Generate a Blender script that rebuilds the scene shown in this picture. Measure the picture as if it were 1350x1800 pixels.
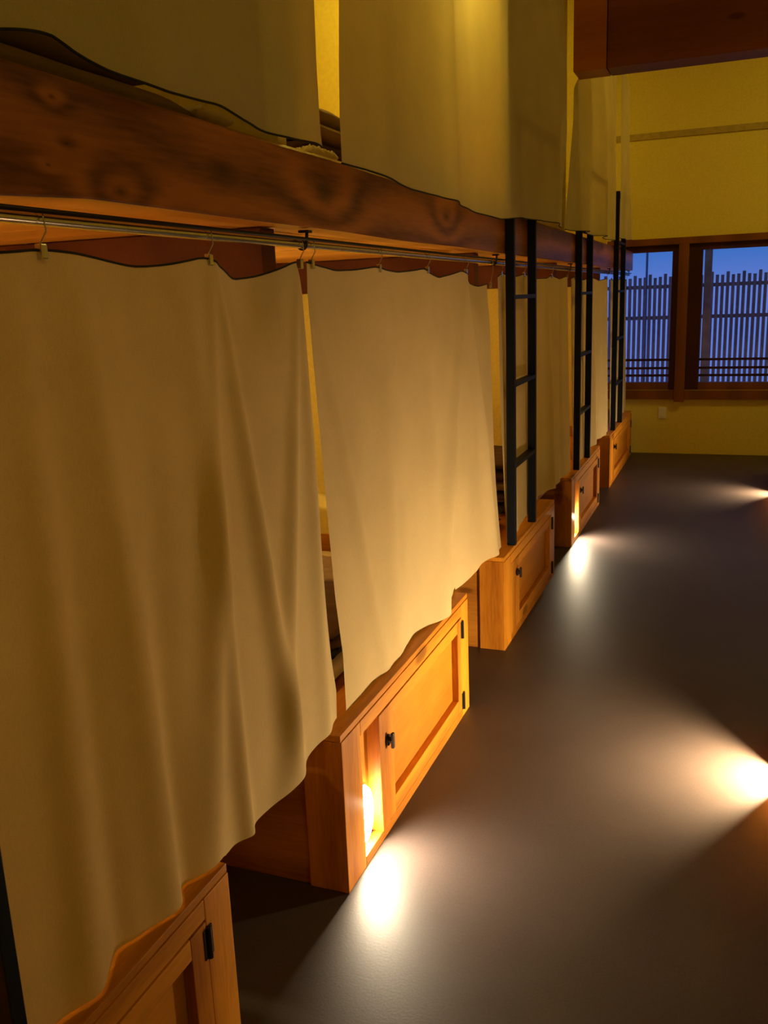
import bpy, bmesh, math, random
from mathutils import Vector, Matrix, noise

for o in list(bpy.data.objects):
    bpy.data.objects.remove(o)
SC = bpy.context.scene
COL = SC.collection
PI = math.pi

# ------------------------------------------------------------------ camera
cam = bpy.data.cameras.new('camera')
cam_ob = bpy.data.objects.new('camera', cam)
COL.objects.link(cam_ob)
F_PX = 1580.0
cam.sensor_fit = 'VERTICAL'
cam.sensor_height = 36.0
cam.lens = F_PX / 1800.0 * 36.0
cam.clip_start = 0.02
RT = Vector((0.93293, 0.35785, -0.03809))
FW = Vector((-0.35681, 0.90457, -0.23072))
RT.normalize(); FW = (FW - RT * FW.dot(RT)).normalized()
UP = RT.cross(FW)
M = Matrix((RT, UP, -FW)).transposed().to_4x4()
M.translation = Vector((0, 0, 1.55))
cam_ob.matrix_world = M
SC.camera = cam_ob

# ------------------------------------------------------------------ colour management
SC.view_settings.view_transform = 'Standard'
SC.view_settings.look = 'None'
SC.view_settings.gamma = 1.0
SC.view_settings.exposure = 0.0
SC.view_settings.use_curve_mapping = False

# ------------------------------------------------------------------ dusk sky
W = bpy.data.worlds.new('dusk_sky'); SC.world = W; W.use_nodes = True
nt = W.node_tree; nt.nodes.clear()
wo = nt.nodes.new('ShaderNodeOutputWorld'); bg = nt.nodes.new('ShaderNodeBackground')
tc = nt.nodes.new('ShaderNodeTexCoord'); sx = nt.nodes.new('ShaderNodeSeparateXYZ'); cr = nt.nodes.new('ShaderNodeValToRGB')
nt.links.new(tc.outputs['Generated'], sx.inputs[0]); nt.links.new(sx.outputs['Z'], cr.inputs[0])
nt.links.new(cr.outputs[0], bg.inputs[0]); nt.links.new(bg.outputs[0], wo.inputs[0])
e = cr.color_ramp.elements
e[0].position = 0.0; e[0].color = (0.10, 0.17, 0.54, 1)
e[1].position = 0.06; e[1].color = (0.0, 0.115, 0.42, 1)
bg.inputs['Strength'].default_value = 1.15

# ------------------------------------------------------------------ large lights: far ceiling light and added ambient fill
def area(name, loc, direction, size, power, color, spread=PI, parent=None, size_y=None):
    l = bpy.data.lights.new(name, 'AREA'); l.energy = power; l.color = color
    l.shape = 'RECTANGLE' if size_y else 'DISK'; l.size = size
    if size_y: l.size_y = size_y
    l.spread = spread
    o = bpy.data.objects.new(name, l); COL.objects.link(o)
    o.rotation_mode = 'QUATERNION'
    o.rotation_quaternion = Vector(direction).to_track_quat('-Z', 'Y')
    o.location = loc
    if parent is not None:
        o.parent = parent
    return o

FAR_CEIL_W = 17.0
MID_FILL_W = 5.0
NEAR_FILL_W = 8.5
FOOT_L_W = 12.0
FOOT_R_NEAR_W = 52.0
FOOT_R_FAR_W = 14.0
LAMP_LOW_W = 6.5
LAMP_UP_W = 6.0
WARM = (1.0, 0.82, 0.54)
YEL = (1.0, 0.72, 0.10)
AMB = (1.0, 0.73, 0.15)
area('far_ceiling_light', (1.25, 7.0, 3.55), (-0.25, 0.25, -1), 0.5, FAR_CEIL_W, YEL)
area('mid_fill_light', (1.6, 4.2, 3.55), (-0.4, 0.0, -1), 0.6, MID_FILL_W, AMB)  # unseen fill added for the ambient level in mid corridor
area('near_fill_light', (1.5, 0.4, 3.55), (-0.5, 0.1, -1), 0.8, NEAR_FILL_W, AMB)  # unseen dim fill added near the camera

# ------------------------------------------------------------------ materials
def new_mat(name):
    m = bpy.data.materials.new(name); m.use_nodes = True
    n = m.node_tree; b = n.nodes['Principled BSDF']
    return m, n, b
def nd(n, t, **kw):
    x = n.nodes.new(t)
    for k, v in kw.items():
        setattr(x, k, v)
    return x
def ramp(n, fac, stops):
    r = nd(n, 'ShaderNodeValToRGB'); el = r.color_ramp.elements
    while len(el) < len(stops): el.new(0.5)
    for s, (p, c) in zip(el, stops):
        s.position = p; s.color = (*c, 1)
    n.links.new(fac, r.inputs[0]); return r
def mth(n, op, a, b=None, c=None):
    x = nd(n, 'ShaderNodeMath', operation=op)
    for i, v in enumerate((a, b, c)):
        if v is None: continue
        if isinstance(v, (int, float)): x.inputs[i].default_value = v
        else: n.links.new(v, x.inputs[i])
    return x.outputs[0]

def wood(name, dark, light, axis='Z', freq=26.0, rough=0.5, knots=(), bump=0.15, knot_density=1.0):
    """grain lines run along AXIS; knots = world points (x,y,z,radius,strength) the grain flows around"""
    m, n, b = new_mat(name)
    geo = nd(n, 'ShaderNodeNewGeometry')
    pos = geo.outputs['Position']
    mp = nd(n, 'ShaderNodeMapping')
    st = {'X': (0.8, 9, 9), 'Y': (9, 0.8, 9), 'Z': (9, 9, 0.8)}[axis]
    mp.inputs['Scale'].default_value = st
    n.links.new(pos, mp.inputs[0])
    nz = nd(n, 'ShaderNodeTexNoise'); nz.inputs['Scale'].default_value = 1.0; nz.inputs['Detail'].default_value = 3
    n.links.new(mp.outputs[0], nz.inputs['Vector'])
    sep = nd(n, 'ShaderNodeSeparateXYZ'); n.links.new(pos, sep.inputs[0])
    across = {'X': ('Y', 'Z'), 'Y': ('X', 'Z'), 'Z': ('X', 'Y')}[axis]
    s = mth(n, 'ADD', sep.outputs[across[0]], sep.outputs[across[1]])
    s = mth(n, 'MULTIPLY', s, freq)
    s = mth(n, 'MULTIPLY_ADD', nz.outputs[0], 5.0, s)
    dark_k = None
    for (kx, ky, kz, kr, ks) in knots:
        sub = nd(n, 'ShaderNodeVectorMath', operation='SUBTRACT'); n.links.new(pos, sub.inputs[0]); sub.inputs[1].default_value = (kx, ky, kz)
        mul = nd(n, 'ShaderNodeVectorMath', operation='MULTIPLY'); n.links.new(sub.outputs[0], mul.inputs[0])
        mul.inputs[1].default_value = {'X': (.45, 1, 1), 'Y': (1, .45, 1), 'Z': (1, 1, .45)}[axis]
        ln = nd(n, 'ShaderNodeVectorMath', operation='LENGTH'); n.links.new(mul.outputs[0], ln.inputs[0])
        d2 = mth(n, 'DIVIDE', ln.outputs['Value'], kr)
        g = mth(n, 'EXPONENT', mth(n, 'MULTIPLY', mth(n, 'MULTIPLY', d2, d2), -1.0))
        s = mth(n, 'MULTIPLY_ADD', g, ks, s)
        core = mth(n, 'SUBTRACT', 1.0, mth(n, 'SMOOTH_MIN', mth(n, 'DIVIDE', ln.outputs['Value'], kr * 0.28), 1.0, 0.1))
        dark_k = core if dark_k is None else mth(n, 'ADD', dark_k, core)
    w = mth(n, 'MULTIPLY_ADD', mth(n, 'SINE', s), 0.5, 0.5)
    fine = nd(n, 'ShaderNodeTexNoise'); fine.inputs['Scale'].default_value = 14; fine.inputs['Detail'].default_value = 4
    n.links.new(mp.outputs[0], fine.inputs['Vector'])
    # scattered small knots
    mv = nd(n, 'ShaderNodeMapping'); mv.inputs['Scale'].default_value = {'X': (2, 5, 5), 'Y': (5, 2, 5), 'Z': (5, 5, 2)}[axis]
    n.links.new(pos, mv.inputs[0])
    vo = nd(n, 'ShaderNodeTexVoronoi'); vo.inputs['Scale'].default_value = 1.1; n.links.new(mv.outputs[0], vo.inputs['Vector'])
    kn = ramp(n, vo.outputs['Distance'], [(0.0, (1, 1, 1)), (0.07 * knot_density, (.8, .8, .8)), (0.11 * knot_density, (0, 0, 0))])
    blotch = nd(n, 'ShaderNodeTexNoise'); blotch.inputs['Scale'].default_value = 3.0; n.links.new(pos, blotch.inputs['Vector'])
    fac = mth(n, 'ADD', mth(n, 'MULTIPLY', w, 0.35), mth(n, 'ADD', mth(n, 'MULTIPLY', fine.outputs[0], 0.4), mth(n, 'MULTIPLY', blotch.outputs[0], 0.35)))
    r = ramp(n, fac, [(0.25, dark), (0.75, light)])
    mix = nd(n, 'ShaderNodeMix', data_type='RGBA'); n.links.new(r.outputs[0], mix.inputs['A'])
    mix.inputs['B'].default_value = (dark[0] * .35, dark[1] * .3, dark[2] * .3, 1)
    kf = kn.outputs[0] if dark_k is None else mth(n, 'ADD', mth(n, 'MULTIPLY', kn.outputs[0], 0.35), dark_k)
    kf = mth(n, 'MINIMUM', mth(n, 'MULTIPLY', kf, 0.75), 0.9)
    n.links.new(kf, mix.inputs['Factor'])
    n.links.new(mix.outputs['Result'], b.inputs['Base Color'])
    b.inputs['Roughness'].default_value = rough; b.inputs['Specular IOR Level'].default_value = .22
    bp = nd(n, 'ShaderNodeBump'); bp.inputs['Strength'].default_value = bump; bp.inputs['Distance'].default_value = 0.002
    n.links.new(fac, bp.inputs['Height']); n.links.new(bp.outputs[0], b.inputs['Normal'])
    return m

def plain(name, c, rough=0.5, metal=0.0, noise_amt=0.12, scale=20.0, bump=0.0):
    m, n, b = new_mat(name)
    geo = nd(n, 'ShaderNodeNewGeometry'); nz = nd(n, 'ShaderNodeTexNoise'); nz.inputs['Scale'].default_value = scale; nz.inputs['Detail'].default_value = 3
    n.links.new(geo.outputs['Position'], nz.inputs['Vector'])
    k = noise_amt
    r = ramp(n, nz.outputs[0], [(0.3, tuple(x * (1 - k) for x in c)), (0.7, tuple(min(1, x * (1 + k)) for x in c))])
    n.links.new(r.outputs[0], b.inputs['Base Color'])
    b.inputs['Roughness'].default_value = rough; b.inputs['Metallic'].default_value = metal
    if bump:
        bp = nd(n, 'ShaderNodeBump'); bp.inputs['Strength'].default_value = bump; bp.inputs['Distance'].default_value = 0.003
        n.links.new(nz.outputs[0], bp.inputs['Height']); n.links.new(bp.outputs[0], b.inputs['Normal'])
    return m

def cloth(name, c, trans=0.0, weave=900.0):
    m, n, b = new_mat(name)
    geo = nd(n, 'ShaderNodeNewGeometry'); pos = geo.outputs['Position']
    nz = nd(n, 'ShaderNodeTexNoise'); nz.inputs['Scale'].default_value = 5; nz.inputs['Detail'].default_value = 4; n.links.new(pos, nz.inputs['Vector'])
    mp = nd(n, 'ShaderNodeMapping'); mp.inputs['Scale'].default_value = (weave * .4, weave * .25, weave); n.links.new(pos, mp.inputs[0])
    fn = nd(n, 'ShaderNodeTexNoise'); fn.inputs['Scale'].default_value = 1.0; n.links.new(mp.outputs[0], fn.inputs['Vector'])
    mp2 = nd(n, 'ShaderNodeMapping'); mp2.inputs['Scale'].default_value = (weave * .4, weave, weave * .1); n.links.new(pos, mp2.inputs[0])
    fn2 = nd(n, 'ShaderNodeTexNoise'); fn2.inputs['Scale'].default_value = 1.0; n.links.new(mp2.outputs[0], fn2.inputs['Vector'])
    f = mth(n, 'ADD', mth(n, 'MULTIPLY', nz.outputs[0], 0.4), mth(n, 'MULTIPLY', mth(n, 'ADD', fn.outputs[0], fn2.outputs[0]), 0.3))
    r = ramp(n, f, [(0.25, tuple(x * .8 for x in c)), (0.75, tuple(min(1, x * 1.12) for x in c))])
    n.links.new(r.outputs[0], b.inputs['Base Color'])
    b.inputs['Roughness'].default_value = 0.95
    b.inputs['Specular IOR Level'].default_value = 0.15
    bp = nd(n, 'ShaderNodeBump'); bp.inputs['Strength'].default_value = 0.12; bp.inputs['Distance'].default_value = 0.001
    n.links.new(f, bp.inputs['Height']); n.links.new(bp.outputs[0], b.inputs['Normal'])
    if trans:
        t = nd(n, 'ShaderNodeBsdfTranslucent'); n.links.new(r.outputs[0], t.inputs[0])
        mx = nd(n, 'ShaderNodeMixShader'); mx.inputs[0].default_value = trans
        n.links.new(b.outputs[0], mx.inputs[1]); n.links.new(t.outputs[0], mx.inputs[2])
        n.links.new(mx.outputs[0], n.nodes['Material Output'].inputs[0])
    return m

def emit(name, c, s):
    m, n, b = new_mat(name)
    b.inputs['Base Color'].default_value = (*c, 1)
    b.inputs['Emission Color'].default_value = (*c, 1); b.inputs['Emission Strength'].default_value = s
    return m

PINE_D, PINE_L = (0.32, 0.095, 0.008), (0.74, 0.30, 0.022)
m_pine_v = wood('pine_upright', PINE_D, PINE_L, 'Z', knot_density=1.7)
m_pine_h = wood('pine_lengthwise', PINE_D, PINE_L, 'Y', knot_density=1.5)
m_pine_x = wood('pine_crosswise', (0.30, 0.10, 0.012), (0.60, 0.25, 0.03), 'X', freq=18)
m_ply = wood('plywood_door_panel', (0.40, 0.125, 0.008), (0.62, 0.24, 0.018), 'Y', freq=12, knot_density=.01)
m_beam = wood('stained_beam', (0.10, 0.025, 0.006), (0.42, 0.135, 0.026), 'Y', freq=42, rough=0.42, bump=.25, knot_density=.5,
              knots=[(-.935, 1.275, 1.733, .045, 9), (-.935, 1.134, 1.85, .016, 5), (-.935, 2.07, 1.80, .10, 9), (-.935, 1.6, 1.80, .12, 4),
                     (-.935, 3.05, 1.81, .07, 8), (-.935, .6, 1.80, .08, 6), (-.935, 1.155, 1.79, .012, 3), (-.935, 1.11, 1.755, .012, 3)])
m_deck = wood('deck_planks', (0.58, 0.25, 0.04), (0.78, 0.38, 0.07), 'X', freq=14, rough=.45)
m_red = wood('dark_red_board', (0.10, 0.022, 0.006), (0.15, 0.038, 0.010), 'Y', freq=20, knot_density=.2)
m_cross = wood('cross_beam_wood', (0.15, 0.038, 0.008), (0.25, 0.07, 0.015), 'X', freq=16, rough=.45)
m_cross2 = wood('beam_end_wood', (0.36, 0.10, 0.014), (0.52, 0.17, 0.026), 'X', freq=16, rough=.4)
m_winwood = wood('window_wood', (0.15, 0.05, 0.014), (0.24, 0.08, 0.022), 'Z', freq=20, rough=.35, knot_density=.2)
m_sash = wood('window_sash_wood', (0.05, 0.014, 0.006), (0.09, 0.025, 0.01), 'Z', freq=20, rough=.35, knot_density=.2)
m_plaster = plain('cream_plaster', (0.78, 0.64, 0.13), 0.9, noise_amt=.05, scale=60, bump=.15)
m_curtain = cloth('linen_curtain', (0.68, 0.53, 0.28), trans=.14)
m_curtain_up = cloth('thin_linen_curtain', (0.66, 0.56, 0.32), trans=.42)
m_binding = plain('black_binding', (0.014, 0.014, 0.012), .9)
m_steel = plain('navy_painted_steel', (0.008, 0.012, 0.022), .5, .1, .1)
m_steel.node_tree.nodes['Principled BSDF'].inputs['Specular IOR Level'].default_value = .2
m_chrome = plain('brushed_steel', (0.62, 0.60, 0.55), .22, 1.0, .08, 60)
m_dark = plain('dark_iron', (0.03, 0.022, 0.018), .45, .6)
m_brownblanket = cloth('brown_blanket', (0.11, 0.065, 0.035), weave=300)
m_greyblanket = cloth('grey_brown_blanket', (0.36, 0.26, 0.16), weave=300)
m_green = cloth('green_blanket', (0.04, 0.05, 0.028), weave=300)
m_sheet = cloth('white_sheet', (0.78, 0.68, 0.46), weave=500)
m_plate = plain('white_plastic', (0.82, 0.80, 0.74), .35, 0, .02)
m_lens = emit('foot_lamp_glow', (1.0, 0.90, 0.74), 45.0)
m_bulb = emit('reading_lamp_glow', (1.0, 0.75, 0.35), 6.0)
m_fence = plain('dusk_fence_wood', (0.42, 0.30, 0.50), .8, 0, .2, 12)
m_ground = plain('garden_soil', (0.12, 0.10, 0.08), .95)

def glass_mat():
    m, n, b = new_mat('window_glass')
    tr = nd(n, 'ShaderNodeBsdfTransparent'); gl = nd(n, 'ShaderNodeBsdfGlossy'); gl.inputs['Roughness'].default_value = 0.16
    fr = nd(n, 'ShaderNodeFresnel'); fr.inputs[0].default_value = 1.45
    mx = nd(n, 'ShaderNodeMixShader'); n.links.new(mth(n, 'MULTIPLY', fr.outputs[0], .35), mx.inputs[0]); n.links.new(tr.outputs[0], mx.inputs[1]); n.links.new(gl.outputs[0], mx.inputs[2])
    n.links.new(mx.outputs[0], n.nodes['Material Output'].inputs[0]); return m
m_glass = glass_mat()

def floor_mat():
    m, n, b = new_mat('grey_brown_sheet_floor')
    geo = nd(n, 'ShaderNodeNewGeometry'); pos = geo.outputs['Position']
    nz = nd(n, 'ShaderNodeTexNoise'); nz.inputs['Scale'].default_value = 2.5; nz.inputs['Detail'].default_value = 6; n.links.new(pos, nz.inputs['Vector'])
    fn = nd(n, 'ShaderNodeTexNoise'); fn.inputs['Scale'].default_value = 160; fn.inputs['Detail'].default_value = 3; n.links.new(pos, fn.inputs['Vector'])
    f = mth(n, 'ADD', mth(n, 'MULTIPLY', nz.outputs[0], .5), mth(n, 'MULTIPLY', fn.outputs[0], .5))
    r = ramp(n, f, [(0.3, (0.052, 0.038, 0.034)), (0.7, (0.080, 0.060, 0.054))])
    sep = nd(n, 'ShaderNodeSeparateXYZ'); n.links.new(pos, sep.inputs[0])
    def seam(out, period, off):
        t = mth(n, 'FRACT', mth(n, 'DIVIDE', mth(n, 'ADD', out, off), period))
        return mth(n, 'LESS_THAN', t, 0.004 / period)
    s = mth(n, 'MAXIMUM', seam(sep.outputs['X'], .91, 10.72), seam(sep.outputs['Y'], .91, 10.35))
    mix = nd(n, 'ShaderNodeMix', data_type='RGBA'); n.links.new(mth(n, 'MULTIPLY', s, .12), mix.inputs['Factor'])
    n.links.new(r.outputs[0], mix.inputs['A']); mix.inputs['B'].default_value = (0.03, 0.024, 0.02, 1)
    n.links.new(mix.outputs['Result'], b.inputs['Base Color'])
    b.inputs['Roughness'].default_value = 0.48
    b.inputs['Specular IOR Level'].default_value = 0.35
    bp = nd(n, 'ShaderNodeBump'); bp.inputs['Strength'].default_value = .12; bp.inputs['Distance'].default_value = .002
    n.links.new(fn.outputs[0], bp.inputs['Height']); n.links.new(bp.outputs[0], b.inputs['Normal'])
    return m
m_floor = floor_mat()

# ------------------------------------------------------------------ helpers
def add_box(bm, lo, hi, bevel=0.0, rot=None, mi=0):
    t = bmesh.new()
    bmesh.ops.create_cube(t, size=1.0)
    c = [(a + b_) / 2 for a, b_ in zip(lo, hi)]; s = [abs(b_ - a) for a, b_ in zip(lo, hi)]
    for v in t.verts:
        v.co = Vector((v.co.x * s[0], v.co.y * s[1], v.co.z * s[2]))
    if bevel:
        bmesh.ops.bevel(t, geom=list(t.edges), offset=min(bevel, min(s) * .45), segments=2, affect='EDGES', profile=.6)
    mt = Matrix.Translation(c)
    if rot is not None: mt = mt @ rot
    t.transform(mt)
    for f in t.faces: f.material_index = mi
    me = bpy.data.meshes.new('t'); t.to_mesh(me); bm.from_mesh(me); bpy.data.meshes.remove(me); t.free()
def add_tube(bm, pts, r, seg=10, cap=True):
    pts = [Vector(p) for p in pts]; rings = []
    prev = None
    for i, p in enumerate(pts):
        d = (pts[min(i + 1, len(pts) - 1)] - pts[max(i - 1, 0)]).normalized()
        if prev is None:
            a = Vector((0, 0, 1)) if abs(d.z) < .9 else Vector((1, 0, 0))
            u = d.cross(a).normalized()
        else:
            u = (prev - d * prev.dot(d)).normalized()
        prev = u; v = d.cross(u)
        rr = r[i] if isinstance(r, (list, tuple)) else r
        rings.append([bm.verts.new(p + (u * math.cos(2 * PI * k / seg) + v * math.sin(2 * PI * k / seg)) * rr) for k in range(seg)])
    for a, b_ in zip(rings, rings[1:]):
        for k in range(seg):
            bm.faces.new((a[k], a[(k + 1) % seg], b_[(k + 1) % seg], b_[k]))
    if cap:
        bm.faces.new(rings[0][::-1]); bm.faces.new(rings[-1])
def obj(name, bm, mats, parent=None, smooth=False):
    me = bpy.data.meshes.new(name)
    bmesh.ops.recalc_face_normals(bm, faces=list(bm.faces))
    bm.to_mesh(me); bm.free()
    if not isinstance(mats, (list, tuple)): mats = [mats]
    for m in mats: me.materials.append(m)
    if smooth:
        for p in me.polygons: p.use_smooth = True
    o = bpy.data.objects.new(name, me); COL.objects.link(o)
    if parent is not None:
        o.parent = parent
        o.matrix_parent_inverse = Matrix.Translation(parent_origin(parent)).inverted()
    return o
def parent_origin(p):
    v = Vector(p.location)
    while p.parent is not None:
        # meshes built in world space have their own origin at the world origin
        p = p.parent
        if p.type == 'EMPTY': return Vector((0, 0, 0)) if False else v
    return v
def box(name, lo, hi, m, parent=None, bevel=.003):
    bm = bmesh.new(); add_box(bm, lo, hi, bevel); return obj(name, bm, m, parent)
def tag(o, label=None, cat=None, group=None, kind=None):
    if label: o['label'] = label
    if cat: o['category'] = cat
    if group: o['group'] = group
    if kind: o['kind'] = kind
    return o
def thing(name, label, cat, loc=(0, 0, 0), group=None):
    o = bpy.data.objects.new(name, None); COL.objects.link(o); o.location = loc; o.empty_display_size = .1
    return tag(o, label, cat, group)
def struct(name, bm, m, parent=None):
    o = obj(name, bm, m, parent)
    if parent is None: tag(o, kind='structure')
    return o
def sbox(name, lo, hi, m, parent=None, bevel=0.0):
    bm = bmesh.new(); add_box(bm, lo, hi, bevel); return struct(name, bm, m, parent)

# ------------------------------------------------------------------ room shell
XW, XR, YB, YF, ZC = -1.95, 2.4, -1.6, 8.93, 3.7
sbox('floor', (XW - .1, YB - .1, -.1), (XR + .1, YF + .12, 0), m_floor)
sbox('ceiling', (XW - .1, YB - .1, ZC), (XR + .1, YF + .12, ZC + .1), m_cross)
sbox('wall_left', (XW - .1, YB, 0), (XW, YF, ZC), m_plaster)
sbox('wall_right', (XR, YB, 0), (XR + .1, YF, ZC), m_plaster)
sbox('wall_back', (XW, YB - .1, 0), (XR, YB, ZC), m_plaster)
ZS, ZH = 0.607, 1.928        # window opening
W1 = (-1.90, -0.525); W2 = (-0.437, 1.10)
bm = bmesh.new()
for lo, hi in [((XW, 0), (XR, ZS)), ((XW, ZH), (XR, ZC)), ((XW, ZS), (W1[0], ZH)), ((W1[1], ZS), (W2[0], ZH)), ((W2[1], ZS), (XR, ZH))]:
    add_box(bm, (lo[0], YF, lo[1]), (hi[0], YF + .12, hi[1]))
struct('wall_far', bm, m_plaster)
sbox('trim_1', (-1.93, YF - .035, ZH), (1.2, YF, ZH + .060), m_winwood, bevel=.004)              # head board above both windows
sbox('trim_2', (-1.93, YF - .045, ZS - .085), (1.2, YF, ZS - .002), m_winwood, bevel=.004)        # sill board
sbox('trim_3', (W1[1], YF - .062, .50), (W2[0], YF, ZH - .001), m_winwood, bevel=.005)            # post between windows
sbox('shadow_band', (-1.95, YF - .022, 2.845), (XR, YF, 2.90), plain('wall_shadow_band', (0.45, 0.33, 0.09), .9), bevel=.004)                    # strip added as a shadow band, the shade put into its colour
def window(name, x0, x1, glass0, glass1):
    w = bpy.data.objects.new(name, None); COL.objects.link(w); tag(w, kind='structure')
    b2 = bmesh.new()
    add_box(b2, (x0, YF + .005, ZH - .058), (x1, YF + .07, ZH), .003)
    add_box(b2, (x0, YF + .005, ZS), (glass0, YF + .07, ZH - .058), .003)
    add_box(b2, (glass1, YF + .005, ZS), (x1, YF + .07, ZH - .058), .003)
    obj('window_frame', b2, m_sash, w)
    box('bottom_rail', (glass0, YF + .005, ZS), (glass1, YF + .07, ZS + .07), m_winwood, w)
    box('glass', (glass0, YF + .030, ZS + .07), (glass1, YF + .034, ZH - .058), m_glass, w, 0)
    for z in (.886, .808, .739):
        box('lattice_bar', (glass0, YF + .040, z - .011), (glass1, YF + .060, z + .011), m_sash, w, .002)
window('window_1', W1[0], W1[1], -1.84, -.583)
window('window_2', W2[0], W2[1], -.318, 1.02)

# partitions between the bunks (front edge set back behind the curtains)
PART = (.13, 1.88, 3.65, 5.39, 7.19)
for i, y in enumerate(PART):
    b2 = bmesh.new()
    add_box(b2, (XW, y - .02, .426), (-1.0, y + .02, 1.715)); add_box(b2, (XW, y - .02, 1.886), (-.945, y + .02, ZC))
    o = struct('wall_partition', b2, m_plaster)
    b3 = bmesh.new(); add_box(b3, (XW, y - .032, 1.582), (-.995, y + .032, 1.714), .003)
    tag(obj('trim_board', b3, m_red, None), kind='structure')
    b3 = bmesh.new(); add_box(b3, (XW, y - .030, .427), (-1.005, y - .0201, .507), .002)
    tag(obj('trim_strip', b3, m_pine_x, None), kind='structure')
b3 = bmesh.new(); add_box(b3, (XW, YB, 1.582), (XW + .04, YF, 1.714), .003)
tag(obj('trim_ledger', b3, m_red), kind='structure')

# upper deck that floors the upper bunks
b2 = bmesh.new()
y = -1.5
while y < YF - .02:
    y1 = min(y + .18, YF - .005)
    add_box(b2, (XW + .002, y, 1.716), (-1.051, y1 - .002, 1.885), .002)
    y = y1
d = obj('upper_deck', b2, m_deck); tag(d, kind='structure')

# ------------------------------------------------------------------ front beam (slightly uneven log-like lower edge)
def beam_mesh():
    b2 = bmesh.new(); ny = 240; prev = None
    prof = [(0, .0), (0, 1.0), (1, 1.0), (1, .0)]
    for i in range(ny + 1):
        yy = -1.5 + (YF - .004 + 1.5) * i / ny
        zb = 1.716 + .004 * noise.noise(Vector((yy * 1.7, 0, 3)))
        zt = 1.884 + .003 * noise.noise(Vector((yy * 2.1, 5, 0)))
        if yy < 1.2: zb -= 0.014 * min(1, (1.2 - yy) / .25)
        nx = .002 * noise.noise(Vector((yy * 3, 9, 1)))
        ring = []
        x0, x1 = -.935 + nx, -1.05
        for (x, z) in [(x0 - .002, zb), (x0, zb + .003), (x0 + .001, (zb + zt) / 2), (x0, zt - .007), (x0 - .006, zt), (x1, zt), (x1, zb)]:
            ring.append(b2.verts.new((x, yy, z)))
        if prev:
            for k in range(len(ring)):
                f = b2.faces.new((prev[k], prev[(k + 1) % 7], ring[(k + 1) % 7], ring[k]))
                if k == 6: f.material_index = 1  # underside takes the paler deck wood so that it looks lit
        else: b2.faces.new(ring)
        prev = ring
    b2.faces.new(prev[::-1])
    return b2
beam = obj('front_beam', beam_mesh(), [m_beam, m_deck])
tag(beam, 'long reddish brown knotty timber beam carrying the upper bunks', 'beam')

# cross beam over the corridor
cb = thing('cross_beam', 'thick dark brown timber beam crossing the corridor overhead at upper right', 'beam', (.7, 5.25, 2.67))
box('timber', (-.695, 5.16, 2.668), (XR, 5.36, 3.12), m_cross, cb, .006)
tag(box('beam_end', (-.868, 5.155, 2.668), (-.698, 5.36, 3.12), m_cross2, cb, .006), 'lighter orange brown end')  # left end drawn as its own box in a lighter colour

# ------------------------------------------------------------------ bunk cabinets
XF = -.897
def cabinet(y0, y1, H, niche, label):
    t = thing('bunk_cabinet', label, 'cabinet', (XF - .1, (y0 + y1) / 2, 0), 'storage cabinets under the lower bunks')
    sw = .125                                  # left stile
    box('corner_post', (XF - .115, y0, 0), (XF, y0 + sw, H - .02), m_pine_v, t, .003)
    box('side_panel', (XW + .01, y0 + .010, 0), (XF - .116, y0 + .030, .384), m_pine_x, t, .001)
    box('end_panel', (XW + .01, y1 - .030, 0), (XF - .116, y1 - .010, .384), m_pine_x, t, .001)
    box('stile', (XF - .115, y1 - .09, 0), (XF, y1, H - .02), m_pine_v, t, .003)
    box('top_board', (XF - .118, y0 - .002, H - .019), (XF - .002, y1, H), m_pine_h, t, .003)
    box('top_rail', (XF - .03, y0 + sw + .001, H - .062), (XF, y1 - .091, H - .020), m_pine_h, t, .002)
    box('bottom_rail', (XF - .03, y0 + sw + .001, 0), (XF, y1 - .091, .032), m_pine_h, t, .002)
    if niche:
        yn = y0 + .25
        box('niche_panel', (XF - .048, y0 + sw + .001, .033), (XF - .036, yn - .001, H - .063), m_pine_v, t, .001)
        box('divider', (XF - .05, yn, .033), (XF + .004, yn + .058, H - .063), m_pine_v, t, .003)
        yd = yn + .061
    else:
        yn = y0 + sw + .002
        box('divider', (XF - .05, yn, .033), (XF, yn + .10, H - .063), m_pine_v, t, .003)
        yd = yn + .103
    ye = y1 - .094
    z0, z1, w = .036, H - .066, .052
    xa, xb = XF - .022, XF + .002
    dr = box('door', (xa - .006, yd + .002, z0 + .002), (xa - .0005, ye - .002, z1 - .002), m_ply, t, 0)
    for lo, hi, mm, nm in [((xa, yd, z0), (xb, yd + w, z1), m_pine_v, 'door_stile'), ((xa, ye - w, z0), (xb, ye, z1), m_pine_v, 'door_stile'),
                           ((xa, yd + w, z0), (xb - .0005, ye - w, z0 + w), m_pine_h, 'door_rail'), ((xa, yd + w, z1 - w * .85), (xb - .0005, ye - w, z1), m_pine_h, 'door_rail')]:
        b2 = bmesh.new(); add_box(b2, lo, hi, .002); kid(nm, b2, mm, dr)
    for zc in (.068, H - .112):
        b2 = bmesh.new()
        add_tube(b2, [(XF + .005, ye + .003, zc - .034), (XF + .005, ye + .003, zc + .034)], .0055, 8)
        add_box(b2, (XF + .0005, ye - .012, zc - .032), (XF + .004, ye + .018, zc + .032), .0008)
        kid('hinge', b2, m_dark, dr)
    # turn latch
    b2 = bmesh.new(); zc = .30
    yk = yd - .003
    add_tube(b2, [(XF + .004, yk, zc), (XF + .010, yk, zc)], .017, 14)
    add_tube(b2, [(XF + .010, yk, zc), (XF + .020, yk, zc)], [.010, .007], 10)
    add_box(b2, (XF + .016, yk - .007, zc - .024), (XF + .026, yk + .007, zc + .024), .004)
    kid('latch', b2, m_dark, dr)
    return t
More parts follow.
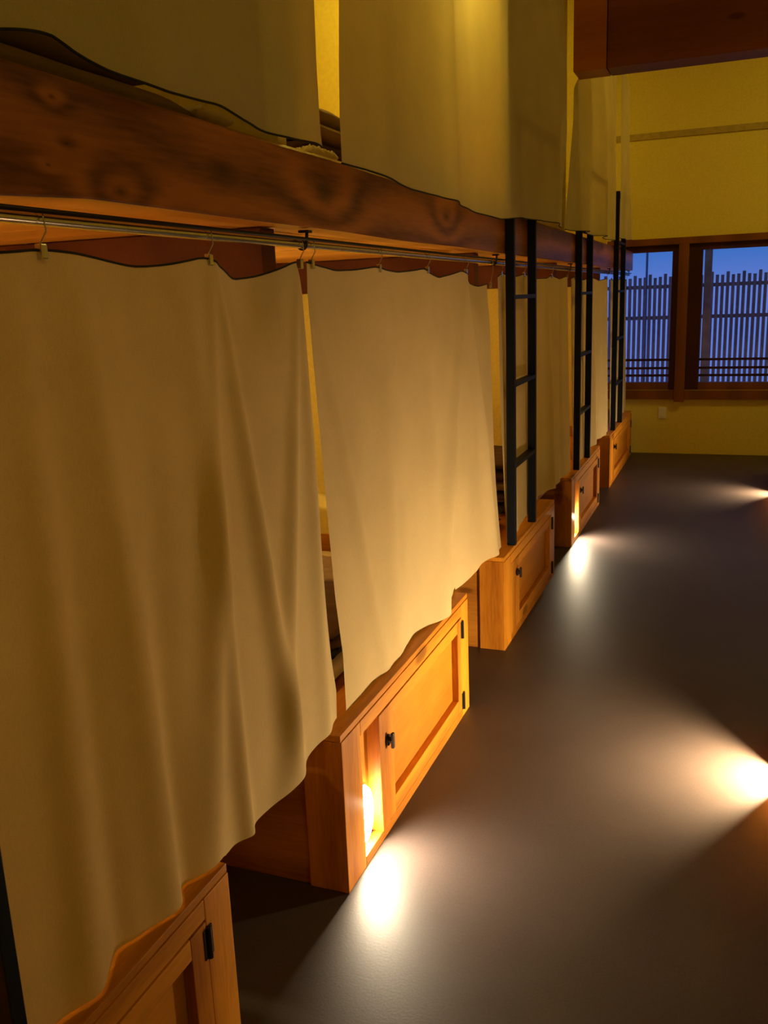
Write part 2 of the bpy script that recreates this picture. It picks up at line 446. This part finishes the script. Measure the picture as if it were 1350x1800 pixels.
def kid(name, bm, m, parent, smooth=False):
    """sub-part: its parent mesh is itself built in world coordinates"""
    o = obj(name, bm, m, None, smooth)
    o.parent = parent
    return o
CABS = [(.17, 1.35, .468, False, 'wooden cabinet nearest the camera, cut off at the bottom left of the photo'),
        (1.915, 3.10, .463, True, 'brightly lit orange pine cabinet with round glowing foot lamp, second from the camera'),
        (3.685, 4.86, .432, False, 'pine cabinet without a lamp under the nearest full ladder'),
        (5.43, 6.65, .44, True, 'pine cabinet with a lit foot lamp under the middle ladder'),
        (7.23, 8.80, .425, False, 'small far pine cabinet under the last ladder beside the end wall')]
for c in CABS: cabinet(*c)

# bed platforms with bedding
for i, (ya, yb) in enumerate(zip(PART, PART[1:] + (YF,))):
    tag(box('bed_platform', (XW + .003, ya + .035, .386), (-1.02, yb - .04, .425), m_pine_h, None, .003),
        ['wooden bed platform behind the nearest curtain', 'wooden bed platform behind the brightly lit second curtain', 'wooden bed platform behind the curtain at the nearest full ladder',
         'wooden bed platform behind the curtain at the middle ladder', 'wooden bed platform at the end wall'][i], 'bed platform', 'platforms of the lower bunks')

def folded(name, label, cat, c, size, layers, mats, seed=0, group=None):
    """soft folded bedding: layers of rounded cloth slabs, each slightly shifted and rippled"""
    t = thing(name, label, cat, c, group)
    rnd = random.Random(seed); th = size[2] / layers
    for k in range(layers):
        b2 = bmesh.new(); nx, ny = 20, 28
        ox, oy = rnd.uniform(-.02, .02), rnd.uniform(-.025, .025)
        hx, hy = size[0] / 2 - rnd.uniform(0, .02), size[1] / 2 - rnd.uniform(0, .03)
        grid = {}
        for s in (0, 1):
            for i2 in range(nx + 1):
                for j in range(ny + 1):
                    u, v = i2 / nx * 2 - 1, j / ny * 2 - 1
                    ed = max(abs(u), abs(v))
                    bul = (1 - ed ** 6) ** .5 if ed < 1 else 0
                    z = th / 2 + (th / 2) * bul * (1 if s else -1) * .97
                    wob = .12 * th * noise.noise(Vector((u * 2.3 + seed, v * 3.1, k * 2.0)))
                    z += wob * (1 if k == layers - 1 or s == 0 else .3) * bul
                    if s == 1 and k == layers - 1: z += .010 * bul * (noise.noise(Vector((u * 4, v * 5 + seed, 7))))
                    if k == 0 and s == 0: z = max(z, 0.0)
                    sx_ = 1 + .02 * noise.noise(Vector((v * 4, k * 3, seed)))
                    grid[s, i2, j] = b2.verts.new((c[0] + ox + u * hx * sx_, c[1] + oy + v * hy, c[2] + k * th * .96 + max(z, 0)))
        for s in (0, 1):
            for i2 in range(nx):
                for j in range(ny):
                    b2.faces.new([grid[s, i2, j], grid[s, i2 + 1, j], grid[s, i2 + 1, j + 1], grid[s, i2, j + 1]])
        bmesh.ops.remove_doubles(b2, verts=list(b2.verts), dist=1e-5)
        obj('cloth_layer', b2, mats[k % len(mats)], t, True)
    return t
ZP = .425
folded('futon', 'thin pale futon mattress on the lower bunk seen through the first curtain gap', 'futon', (-1.45, 2.78, ZP), (.80, 1.55, .05), 1, [m_sheet], 3)
folded('folded_blanket', 'dark brown folded blankets in the lower bunk seen low in the first curtain gap', 'blanket', (-1.30, 2.50, ZP + .062), (.46, .52, .11), 3, [m_green, m_brownblanket, m_brownblanket], 5)
folded('folded_blanket', 'small brown folded blanket behind the dark pile in the first curtain gap', 'blanket', (-1.50, 3.05, ZP + .062), (.42, .34, .06), 2, [m_brownblanket, m_greyblanket], 6)
folded('folded_blanket', 'tall dark stack of folded blankets in the lower bunk left of the nearest ladder', 'blanket', (-1.25, 4.75, ZP), (.42, .60, .30), 5, [m_brownblanket, m_brownblanket, m_greyblanket], 9)
folded('folded_blanket', 'low brown blanket at the foot of the bunk left of the nearest ladder', 'blanket', (-1.22, 4.05, ZP), (.36, .50, .10), 2, [m_brownblanket, m_green], 11)
ZU = 1.886
folded('folded_blanket', 'grey brown blanket lying on the upper bunk edge at upper left', 'blanket', (-1.20, 1.03, ZU), (.40, 1.20, .125), 2, [m_greyblanket, m_greyblanket], 12)
folded('folded_sheet', 'crumpled white sheet on the upper bunk beside the grey brown blanket', 'sheet', (-1.07, 1.74, ZU), (.14, .16, .055), 2, [m_sheet], 13)
folded('folded_blanket', 'brown and black folded bedding seen in the upper curtain gap', 'blanket', (-1.28, 2.62, ZU), (.44, .62, .20), 4, [m_brownblanket, m_brownblanket, m_greyblanket, m_greyblanket], 14)
folded('folded_sheet', 'sliver of white sheet on the beam below the upper curtain gap', 'sheet', (-1.00, 2.16, ZU), (.08, .16, .025), 1, [m_sheet], 15)

# ------------------------------------------------------------------ lamps
def foot_light(x, y, z, sgn, power, label, size=.1, direction=None, spread=PI):
    """oval glowing night light set low in the cabinet front; sgn = side it shines to"""
    t = thing('foot_light', label, 'lamp', (x, y, z), 'foot lamps low in the cabinets')
    def disc(xa, xb, ry, rz, name, m):
        b2 = bmesh.new(); seg = 32; rings = []
        for xx, k in ((xa, 1.0), (xa + (xb - xa) * .6, 1.0), (xb, .88)):
            rings.append([b2.verts.new((xx, y + ry * k * math.cos(2 * PI * q / seg), z + rz * k * math.sin(2 * PI * q / seg))) for q in range(seg)])
        for a, c2 in zip(rings, rings[1:]):
            for q in range(seg): b2.faces.new((a[q], a[(q + 1) % seg], c2[(q + 1) % seg], c2[q]))
        b2.faces.new(rings[0][::-1]); b2.faces.new(rings[-1])
        return obj(name, b2, m, t, False)
    disc(x, x + sgn * .008, .058, .090, 'lamp_housing', m_plate)
    disc(x + sgn * .008, x + sgn * .018, .052, .084, 'lamp_lens', m_lens)
    a = area('foot_lamp_light', (sgn * .022, 0, 0), direction or (sgn, -.45, -.45), size, power, WARM, spread, t)
    if sgn < 0: a.data.color = (1.0, .72, .38)
    return t
foot_light(XF - .036, 1.915 + .1875, .122, 1, FOOT_L_W, 'blown out white oval lamp in the cabinet nearest the camera that is fully lit')
foot_light(XF - .036, 5.43 + .1875, .122, 1, FOOT_R_FAR_W, 'small bright oval lamp in the distant cabinet by the middle ladder')

# unseen bench fronts added to hold the lamps behind the floor glows
def bench(x, y0, y1, ylamp, power, label, lamp_label, direction, spread):
    t = thing('unseen_bench', label, 'cabinet', (x + .2, (y0 + y1) / 2, 0))
    ca, cb_ = ylamp - .078, ylamp + .066          # niche cheeks added to cut the lamp's spread along the corridor
    box('front_panel', (x, y0, 0), (x + .025, ca - .016, .43), m_pine_h, t, .003)
    box('front_panel', (x, cb_ + .016, 0), (x + .025, y1, .43), m_pine_h, t, .003)
    box('niche_panel', (x + .082, ca - .014, 0), (x + .095, cb_ + .014, .43), m_pine_v, t, .001)
    box('light_baffle', (x, ca - .015, 0), (x + .081, ca, .43), m_pine_v, t, .001)
    box('light_baffle', (x, cb_, 0), (x + .081, cb_ + .015, .43), m_pine_v, t, .001)
    box('end_panel', (x + .026, y0, 0), (x + .5, y0 + .025, .43), m_pine_h, t, .003)
    box('top_board', (x, y0, .431), (x + .5, y1, .455), m_pine_h, t, .003)
    foot_light(x + .081, ylamp, .122, -1, power, lamp_label, .07, direction, spread)
bench(.185, 2.35, 3.25, 2.87, FOOT_R_NEAR_W, 'unseen pine bench front added to hold the lamp of the large floor glow', 'lamp across the corridor that makes the large floor glow at right', (-1, .0, -.45), 2.95)
bench(.300, 6.70, 7.90, 7.25, FOOT_R_FAR_W, 'unseen far pine bench front added to hold the lamp of the small floor glow', 'lamp across the corridor that makes the small far floor glow at right', (-1, -.05, -.42), 2.6)

def reading_lamp(x, y, z, power, label, col):
    t = thing('reading_lamp', label, 'lamp', (x, y, z), 'reading lamps inside the bunks')
    b2 = bmesh.new(); add_tube(b2, [(x, y, z), (x + .03, y, z)], .035, 16); obj('lamp_base', b2, m_plate, t)
    b2 = bmesh.new(); add_tube(b2, [(x + .031, y, z), (x + .05, y, z), (x + .085, y, z)], [.028, .040, .030], 16); obj('lamp_shade', b2, m_bulb, t)
    l = bpy.data.lights.new('reading_lamp_light', 'POINT'); l.energy = power; l.color = col; l.shadow_soft_size = .04
    o = bpy.data.objects.new('reading_lamp_light', l); COL.objects.link(o); o.parent = t; o.location = (.14 if x == XW else .12, 0, 0)
    if x != XW:
        b2 = bmesh.new(); add_tube(b2, [(x + .015, y, z), (x + .015, y, ZC)], .005, 8); obj('lamp_rod', b2, m_dark, t)
mids = [(a + b_) / 2 for a, b_ in zip(PART, PART[1:] + (YF,))]
WHERE = ['nearest', 'second', 'third', 'fourth', 'last']
for i, yy in enumerate(mids):
    reading_lamp(XW, yy, 1.30, LAMP_LOW_W * (1, 1, 1, .8, .25)[i], 'small wall lamp hidden in the %s lower bunk' % WHERE[i], (1.0, .68, .27))
    reading_lamp(*((-1.30, 3.15, 2.74) if i == 1 else (XW, yy, 2.90)), LAMP_UP_W * (.32, 2.6, .3, 1.2, .9)[i], ('small wall lamp hidden in the %s upper bunk' % WHERE[i] if i != 1 else 'small hanging lamp glowing yellow through the second upper curtain'), (1.0, .74, .10))

# ------------------------------------------------------------------ ladders
def ladder(ya, yb, label, ztop=2.29):
    t = thing('bunk_ladder', label, 'ladder', (-.914, (ya + yb) / 2, .42), 'steel ladders up to the upper bunks')
    zb = {0: .468, 3: .432, 5: .44, 7: .425}.get(int(ya), .43)
    for yy in (ya, yb):
        b2 = bmesh.new(); add_box(b2, (-.934, yy, zb), (-.895, yy + .026, ztop), .002); obj('side_rail', b2, m_steel, t)
    for z in [q for q in (.795, 1.158, 1.535, 1.91, 2.27) if q < ztop]:
        b2 = bmesh.new(); add_box(b2, (-.932, ya + .0265, z - .009), (-.895, yb - .0005, z + .009), .002); obj('rung', b2, m_steel, t)
    return t
ladder(.345, .785, 'dark steel ladder at the bottom left corner of the photo', 1.885)
ladder(3.890, 4.332, 'nearest full dark steel ladder, left of the other two')
ladder(5.690, 6.134, 'middle dark steel ladder of the three')
ladder(7.510, 7.975, 'farthest dark steel ladder beside the blue window')

# ------------------------------------------------------------------ curtain rail
rl = thing('curtain_rail', 'long silver curtain rail under the timber beam', 'curtain rail', (-.962, 4, 1.68))
b2 = bmesh.new(); add_tube(b2, [(-.962, -1.3, 1.683), (-.962, 1.0, 1.682), (-.962, 3.9, 1.679), (-.962, 8.9, 1.677)], .0095, 14); obj('rail_tube', b2, m_chrome, rl, True)
b2 = bmesh.new(); add_tube(b2, [(-.945, -1.3, 1.693), (-.945, 8.9, 1.689)], .004, 8); obj('back_track', b2, m_dark, rl, True)
for yy in (.12, 1.985, 3.80, 5.62, 7.40, 8.75):
    b2 = bmesh.new()
    add_tube(b2, [(-.948, yy, 1.708), (-.950, yy, 1.684)], .004, 8)
    add_box(b2, (-.965, yy - .012, 1.706), (-.940, yy + .012, 1.712), .001)
    add_tube(b2, [(-.962 + .0125 * math.cos(a), yy, 1.681 + .0125 * math.sin(a)) for a in [k * PI / 6 for k in range(13)]], .0025, 6)
    obj('bracket', b2, m_dark, rl, True)

# ------------------------------------------------------------------ curtains
def interp(tab, x):
    if x <= tab[0][0]: return tab[0][1]
    for (a, va), (b_, vb) in zip(tab, tab[1:]):
        if x <= b_:
            t = (x - a) / (b_ - a); return va + (vb - va) * t
    return tab[-1][1]
def smooth_interp(tab, x, w=.03):
    return (interp(tab, x - w) + 2 * interp(tab, x) + interp(tab, x + w)) / 4
def curtain(label, x_top, x_bot, top, bot, left, right, folds, clips, seed, nu=110, nv=90, binding='top', group='lower bunk curtains', smooth_w=.025, swags=(), mat=None):
    """top / bot: (y, z) outlines of the upper and lower edge; left / right: (z, y) of the side edges;
       folds: (y_top, y_bottom, half width top, half width bottom, depth) ridges towards the corridor"""
    t = thing('curtain', label, 'curtain', (x_bot, (top[0][0] + top[-1][0]) / 2, bot[0][1]), group)
    def P(u, v):
        y_est = top[0][0] + (top[-1][0] - top[0][0]) * u
        yb_est = bot[0][0] + (bot[-1][0] - bot[0][0]) * u
        zt = smooth_interp(top, y_est, smooth_w); zb = smooth_interp(bot, yb_est, .02)
        z = zt + (zb - zt) * v
        yl, yr = interp(left, z), interp(right, z)
        y = yl + (yr - yl) * u
        x = x_top + (x_bot - x_top) * v
        for (ya, yb, wa, wb, dp) in folds:
            yc = ya + (yb - ya) * v; w = wa + (wb - wa) * v
            q = (y - yc) / w
            x += dp * math.exp(-q * q) * min(1, .15 + v * 1.6)
        for (yc, w, dp) in swags:
            x -= dp * math.exp(-((y - yc) / w) ** 2 - (v / .09) ** 2)
        x += .006 * v * noise.noise(Vector((y * 3.0, z * .7, seed)))
        x += .0025 * noise.noise(Vector((y * 9.0, z * 2.0, seed + 4)))
        return Vector((x, y, z))
    b2 = bmesh.new()
    G = [[P(i / nu, j / nv) for j in range(nv + 1)] for i in range(nu + 1)]
    V = [[b2.verts.new(p) for p in row] for row in G]
    for i in range(nu):
        for j in range(nv):
            b2.faces.new((V[i][j], V[i + 1][j], V[i + 1][j + 1], V[i][j + 1]))
    o = obj('fabric', b2, mat or m_curtain, t, True)
    if binding:
        js = {'top': [0], 'bottom': [nv], 'both': [0, nv]}[binding]
        for j in js:
            b2 = bmesh.new(); add_tube(b2, [G[i][j] for i in range(nu + 1)], .0022, 6)
            tag(obj('edge_stitching', b2, m_binding, t, True), 'black stitched edge')
    for yc in clips:
        zt = smooth_interp(top, yc, smooth_w)
        b2 = bmesh.new()
        zr = 1.682
        pts = [(-.962 + .014 * math.cos(a), yc + .002, zr + .014 * math.sin(a)) for a in [PI * 1.15 - k * PI / 6 for k in range(8)]]
        pts += [(-.948, yc + .004, (zr + zt) / 2 + .004), (x_top + .002, yc - .004, zt + .006), (x_top + .004, yc + .003, zt + .002)]
        add_tube(b2, pts, .0012, 6); hk = obj('hook', b2, m_chrome, t, True)
        b2 = bmesh.new(); add_box(b2, (x_top - .005, yc - .007, zt - .014), (x_top + .007, yc + .007, zt + .008), .002)
        kid('clip', b2, m_chrome, hk)
    return t

# lower curtains, nearest first
curtain('large olive linen curtain filling the left of the photo below the beam', -.958, -.935,
        [(.70, 1.640), (.82, 1.625), (.95, 1.629), (1.021, 1.633), (1.101, 1.640), (1.215, 1.633), (1.347, 1.619), (1.433, 1.624), (1.561, 1.641), (1.633, 1.622), (1.70, 1.600), (1.80, 1.606), (1.88, 1.622), (1.962, 1.641)],
        [(.80, .473), (1.11, .472), (1.345, .472), (1.365, .452), (1.42, .446), (1.567, .440), (1.773, .465), (1.961, .481)],
        [(.4, .835), (1.65, .72)], [(.47, 1.974), (.553, 1.984), (.657, 1.967), (.754, 1.959), (.894, 1.952), (.97, 1.948), (1.268, 1.955), (1.569, 1.952), (1.637, 1.935)],
        [(1.04, .975, .03, .042, .024), (1.17, 1.20, .03, .055, .028), (1.572, 1.335, .020, .055, .024), (1.585, 1.72, .016, .045, .026), (1.47, 1.485, .04, .028, .022),
         (1.945, 1.66, .015, .05, .020), (1.955, 1.90, .015, .04, .014), (1.32, 1.25, .06, .03, -.016), (1.09, 1.07, .04, .03, -.014)],
        [.82, 1.101, 1.561, 1.958], 1, nu=150, nv=110, swags=[(1.74, .10, .035), (1.33, .13, .014)])
curtain('linen curtain brightly lit from below, second from the camera', -.958, -.935,
        [(2.005, 1.641), (2.10, 1.632), (2.202, 1.624), (2.33, 1.628), (2.465, 1.638), (2.57, 1.629), (2.68, 1.626), (2.80, 1.632), (2.902, 1.640), (2.99, 1.622), (3.088, 1.612), (3.22, 1.622), (3.361, 1.640), (3.52, 1.60), (3.668, 1.582), (3.745, 1.592)],
        [(2.011, .467), (2.5, .466), (3.02, .467), (3.12, .467), (3.36, .463), (3.40, .473), (3.70, .456), (3.737, .454)],
        [(.43, 2.036), (.533, 2.040), (.632, 2.042), (.735, 2.027), (.801, 2.018), (.956, 2.010), (1.263, 2.000), (1.57, 1.985), (1.64, 1.99)], [(.443, 3.776), (.567, 3.750), (.753, 3.717), (.929, 3.704), (1.123, 3.703), (1.59, 3.694)],
        [(2.465, 2.44, .03, .08, .012), (2.86, 2.82, .03, .09, .018), (3.36, 2.85, .025, .09, .030), (3.37, 3.62, .02, .07, .030), (1.99, 2.33, .02, .05, .012), (3.20, 3.10, .04, .05, -.012), (2.65, 2.62, .06, .05, -.008)],
        [2.02, 2.465, 2.902, 3.361, 3.73], 2, swags=[(3.55, .12, .03), (3.12, .10, .014), (2.68, .1, .01), (2.22, .1, .01)])
curtain('linen curtain hanging behind the nearest full ladder', -.958, -.942,
        [(3.835, 1.62), (3.91, 1.639), (4.02, 1.628), (4.123, 1.622), (4.24, 1.628), (4.359, 1.639), (4.62, 1.618), (4.914, 1.622), (5.05, 1.638), (5.3, 1.62), (5.56, 1.639)],
        [(3.874, .430), (4.322, .465), (4.60, .485), (4.833, .480), (5.25, .447), (5.673, .445)],
        [(.418, 3.917), (.72, 3.882), (.98, 3.858), (1.23, 3.845), (1.59, 3.847)], [(.40, 5.64), (1.62, 5.56)],
        [(4.36, 4.42, .03, .06, .012), (4.92, 5.0, .03, .06, .022), (5.3, 5.36, .04, .05, -.018), (4.68, 4.7, .05, .05, -.016), (4.05, 4.1, .03, .05, .010)],
        [3.91, 4.359, 5.05, 5.55], 3)
curtain('pale linen curtain between the middle and farthest ladders', -.958, -.942,
        [(5.68, 1.625), (5.8, 1.636), (6.15, 1.618), (6.5, 1.638), (6.9, 1.618), (7.36, 1.638)],
        [(5.70, .445), (6.661, .459), (7.0, .44), (7.466, .43)],
        [(.4, 5.70), (1.63, 5.69)], [(.4, 7.43), (1.63, 7.37)],
        [(6.0, 6.05, .05, .07, .014), (6.5, 6.6, .05, .08, .024), (6.85, 6.9, .05, .06, -.02), (7.2, 7.2, .05, .06, .014)],
        [5.8, 6.5, 7.3], 4)
curtain('farthest lower curtain edge beside the blue window', -.958, -.942,
        [(7.55, 1.632), (7.9, 1.618), (8.2, 1.638), (8.62, 1.625)],
        [(7.55, .44), (8.3, .46), (8.66, .47)],
        [(.4, 7.56), (1.63, 7.55)], [(.4, 8.68), (1.63, 8.62)],
        [(7.9, 7.9, .05, .07, .014), (8.4, 8.4, .06, .07, .016)], [7.6, 8.2, 8.6], 5)

# upper rail and curtains
ur = thing('curtain_rail', 'high curtain rail of the upper bunks near the ceiling', 'curtain rail', (-.90, 4, 3.14))
b2 = bmesh.new(); add_tube(b2, [(-.90, -1.3, 3.14), (-.90, 8.02, 3.14)], .010, 12); obj('rail_tube', b2, m_chrome, ur, True)
for yy in (.2, 2.0, 3.7, 5.5, 7.2):
    b2 = bmesh.new(); add_tube(b2, [(-.90, yy, 3.148), (-.90, yy, ZC)], .005, 8); obj('bracket', b2, m_dark, ur, True)
def ucurtain(label, xb, bot, left, right, folds, seed, nu=100):
    y0, y1 = interp(left, 3.1), interp(right, 3.1)
    return curtain(label, -.880, xb, [(y0, 3.125), (y1, 3.125)], bot, left, right, folds, [], seed, nu=nu, nv=80, binding='bottom', group='upper bunk curtains', mat=m_curtain_up)
ucurtain('dark olive upper curtain at top left with wavy black hem', -.910,
         [(.70, 1.895), (.9, 1.90), (1.02, 1.909), (1.084, 1.922), (1.142, 1.927), (1.182, 1.913), (1.252, 1.900), (1.386, 1.893), (1.50, 1.903), (1.592, 1.909), (1.676, 1.896), (1.821, 1.890), (2.038, 1.893)],
         [(1.9, .70), (3.1, .62)], [(1.892, 2.004), (1.925, 1.991), (1.983, 1.980), (2.052, 1.971), (2.19, 1.970), (3.1, 1.95)],
         [(1.3, 1.35, .08, .10, .02), (1.75, 1.75, .07, .06, -.014), (.95, 1.0, .07, .08, -.02), (1.92, 1.95, .04, .05, .012)], 11)
ucurtain('upper linen curtain glowing yellow in the middle, in front of the beam', -.868,
         [(2.019, 1.856), (2.169, 1.859), (2.35, 1.852), (2.503, 1.844), (2.736, 1.845), (3.011, 1.837), (3.558, 1.830), (3.90, 1.858), (4.259, 1.857), (4.6, 1.863), (4.853, 1.870)],
         [(1.855, 2.019), (1.962, 2.020), (2.084, 2.035), (2.206, 2.056), (3.1, 2.09)], [(1.876, 4.853), (1.912, 4.853), (2.072, 4.879), (2.25, 4.97), (2.359, 5.015), (2.636, 5.017), (2.932, 4.93), (3.1, 4.93)],
         [(2.9, 2.88, .04, .07, .022), (2.35, 2.3, .08, .10, .010), (3.3, 3.25, .08, .12, -.016), (3.75, 3.75, .06, .08, -.012), (4.1, 4.1, .06, .06, .012), (4.42, 4.36, .24, .26, .072), (4.75, 4.7, .05, .06, .010)], 12, 130)
ucurtain('upper linen curtain right of the cross beam end, with deep folds', -.866,
         [(4.955, 1.867), (5.2, 1.872), (5.457, 1.880), (5.9, 1.882), (6.142, 1.888), (6.7, 1.882), (6.949, 1.888)],
         [(1.868, 4.955), (1.918, 4.957), (2.088, 5.047), (2.27, 5.125), (2.426, 5.20), (2.60, 5.23), (2.70, 5.385), (3.1, 5.40)], [(1.925, 6.943), (2.26, 7.017), (2.453, 7.05), (2.874, 7.041), (3.1, 7.05)],
         [(5.62, 5.40, .12, .14, .06), (6.15, 6.15, .10, .10, .06), (6.65, 6.65, .08, .08, .05)], 13)
ucurtain('farthest upper curtain against the yellow end wall', -.868,
         [(7.30, 1.930), (7.8, 1.935), (8.19, 1.955)],
         [(1.938, 7.315), (2.291, 7.356), (2.489, 7.354), (2.92, 7.305), (3.1, 7.3)], [(1.96, 8.19), (2.7, 7.97), (3.1, 7.88)],
         [(7.6, 7.55, .06, .08, .02), (8.0, 8.0, .06, .06, -.02)], 14, 60)

# ------------------------------------------------------------------ outlet on the end wall
ol = thing('wall_outlet', 'small white outlet plate low on the end wall below the window', 'outlet', (-.626, YF - .006, .385))
box('cover_plate', (-.662, YF - .008, .335), (-.590, YF, .445), m_plate, ol, .003)
box('socket', (-.640, YF - .013, .350), (-.612, YF - .0081, .430), m_plate, ol, .002)

# ------------------------------------------------------------------ outside at dusk
sbox('ground', (-6, YF + .121, -.3), (6, 14, -.2), m_ground)
fc = thing('garden_fence', 'tall picket fence outside the windows in blue dusk', 'fence', (-.5, 10.0, -.2))
b2 = bmesh.new(); x = -2.6; k = 0
rnd = random.Random(2)
while x < 1.9:
    top = 1.655 + (.03 if k % 3 == 1 else 0) + rnd.uniform(-.006, .006)
    add_box(b2, (x, 10.0, -.2), (x + .031, 10.018, top), .003); x += .0505; k += 1
obj('pickets', b2, m_fence, fc)
for z in (.42, 1.245, 1.56):
    b2 = bmesh.new(); add_box(b2, (-2.6, 10.019, z - .018), (1.9, 10.045, z + .018), .003); obj('fence_rail', b2, m_fence, fc)
tag(box('garden_post', (-.325, 9.60, -.2), (-.255, 9.67, 2.6), m_fence, None, .004), 'square wooden post outside the right hand window', 'post')
b2 = bmesh.new(); add_tube(b2, [(-.93, 10.3, -.2), (-.93, 10.3, 2.6)], .012, 8)
tag(obj('garden_pole', b2, m_fence), 'thin pole rising behind the fence outside the left window', 'pole')
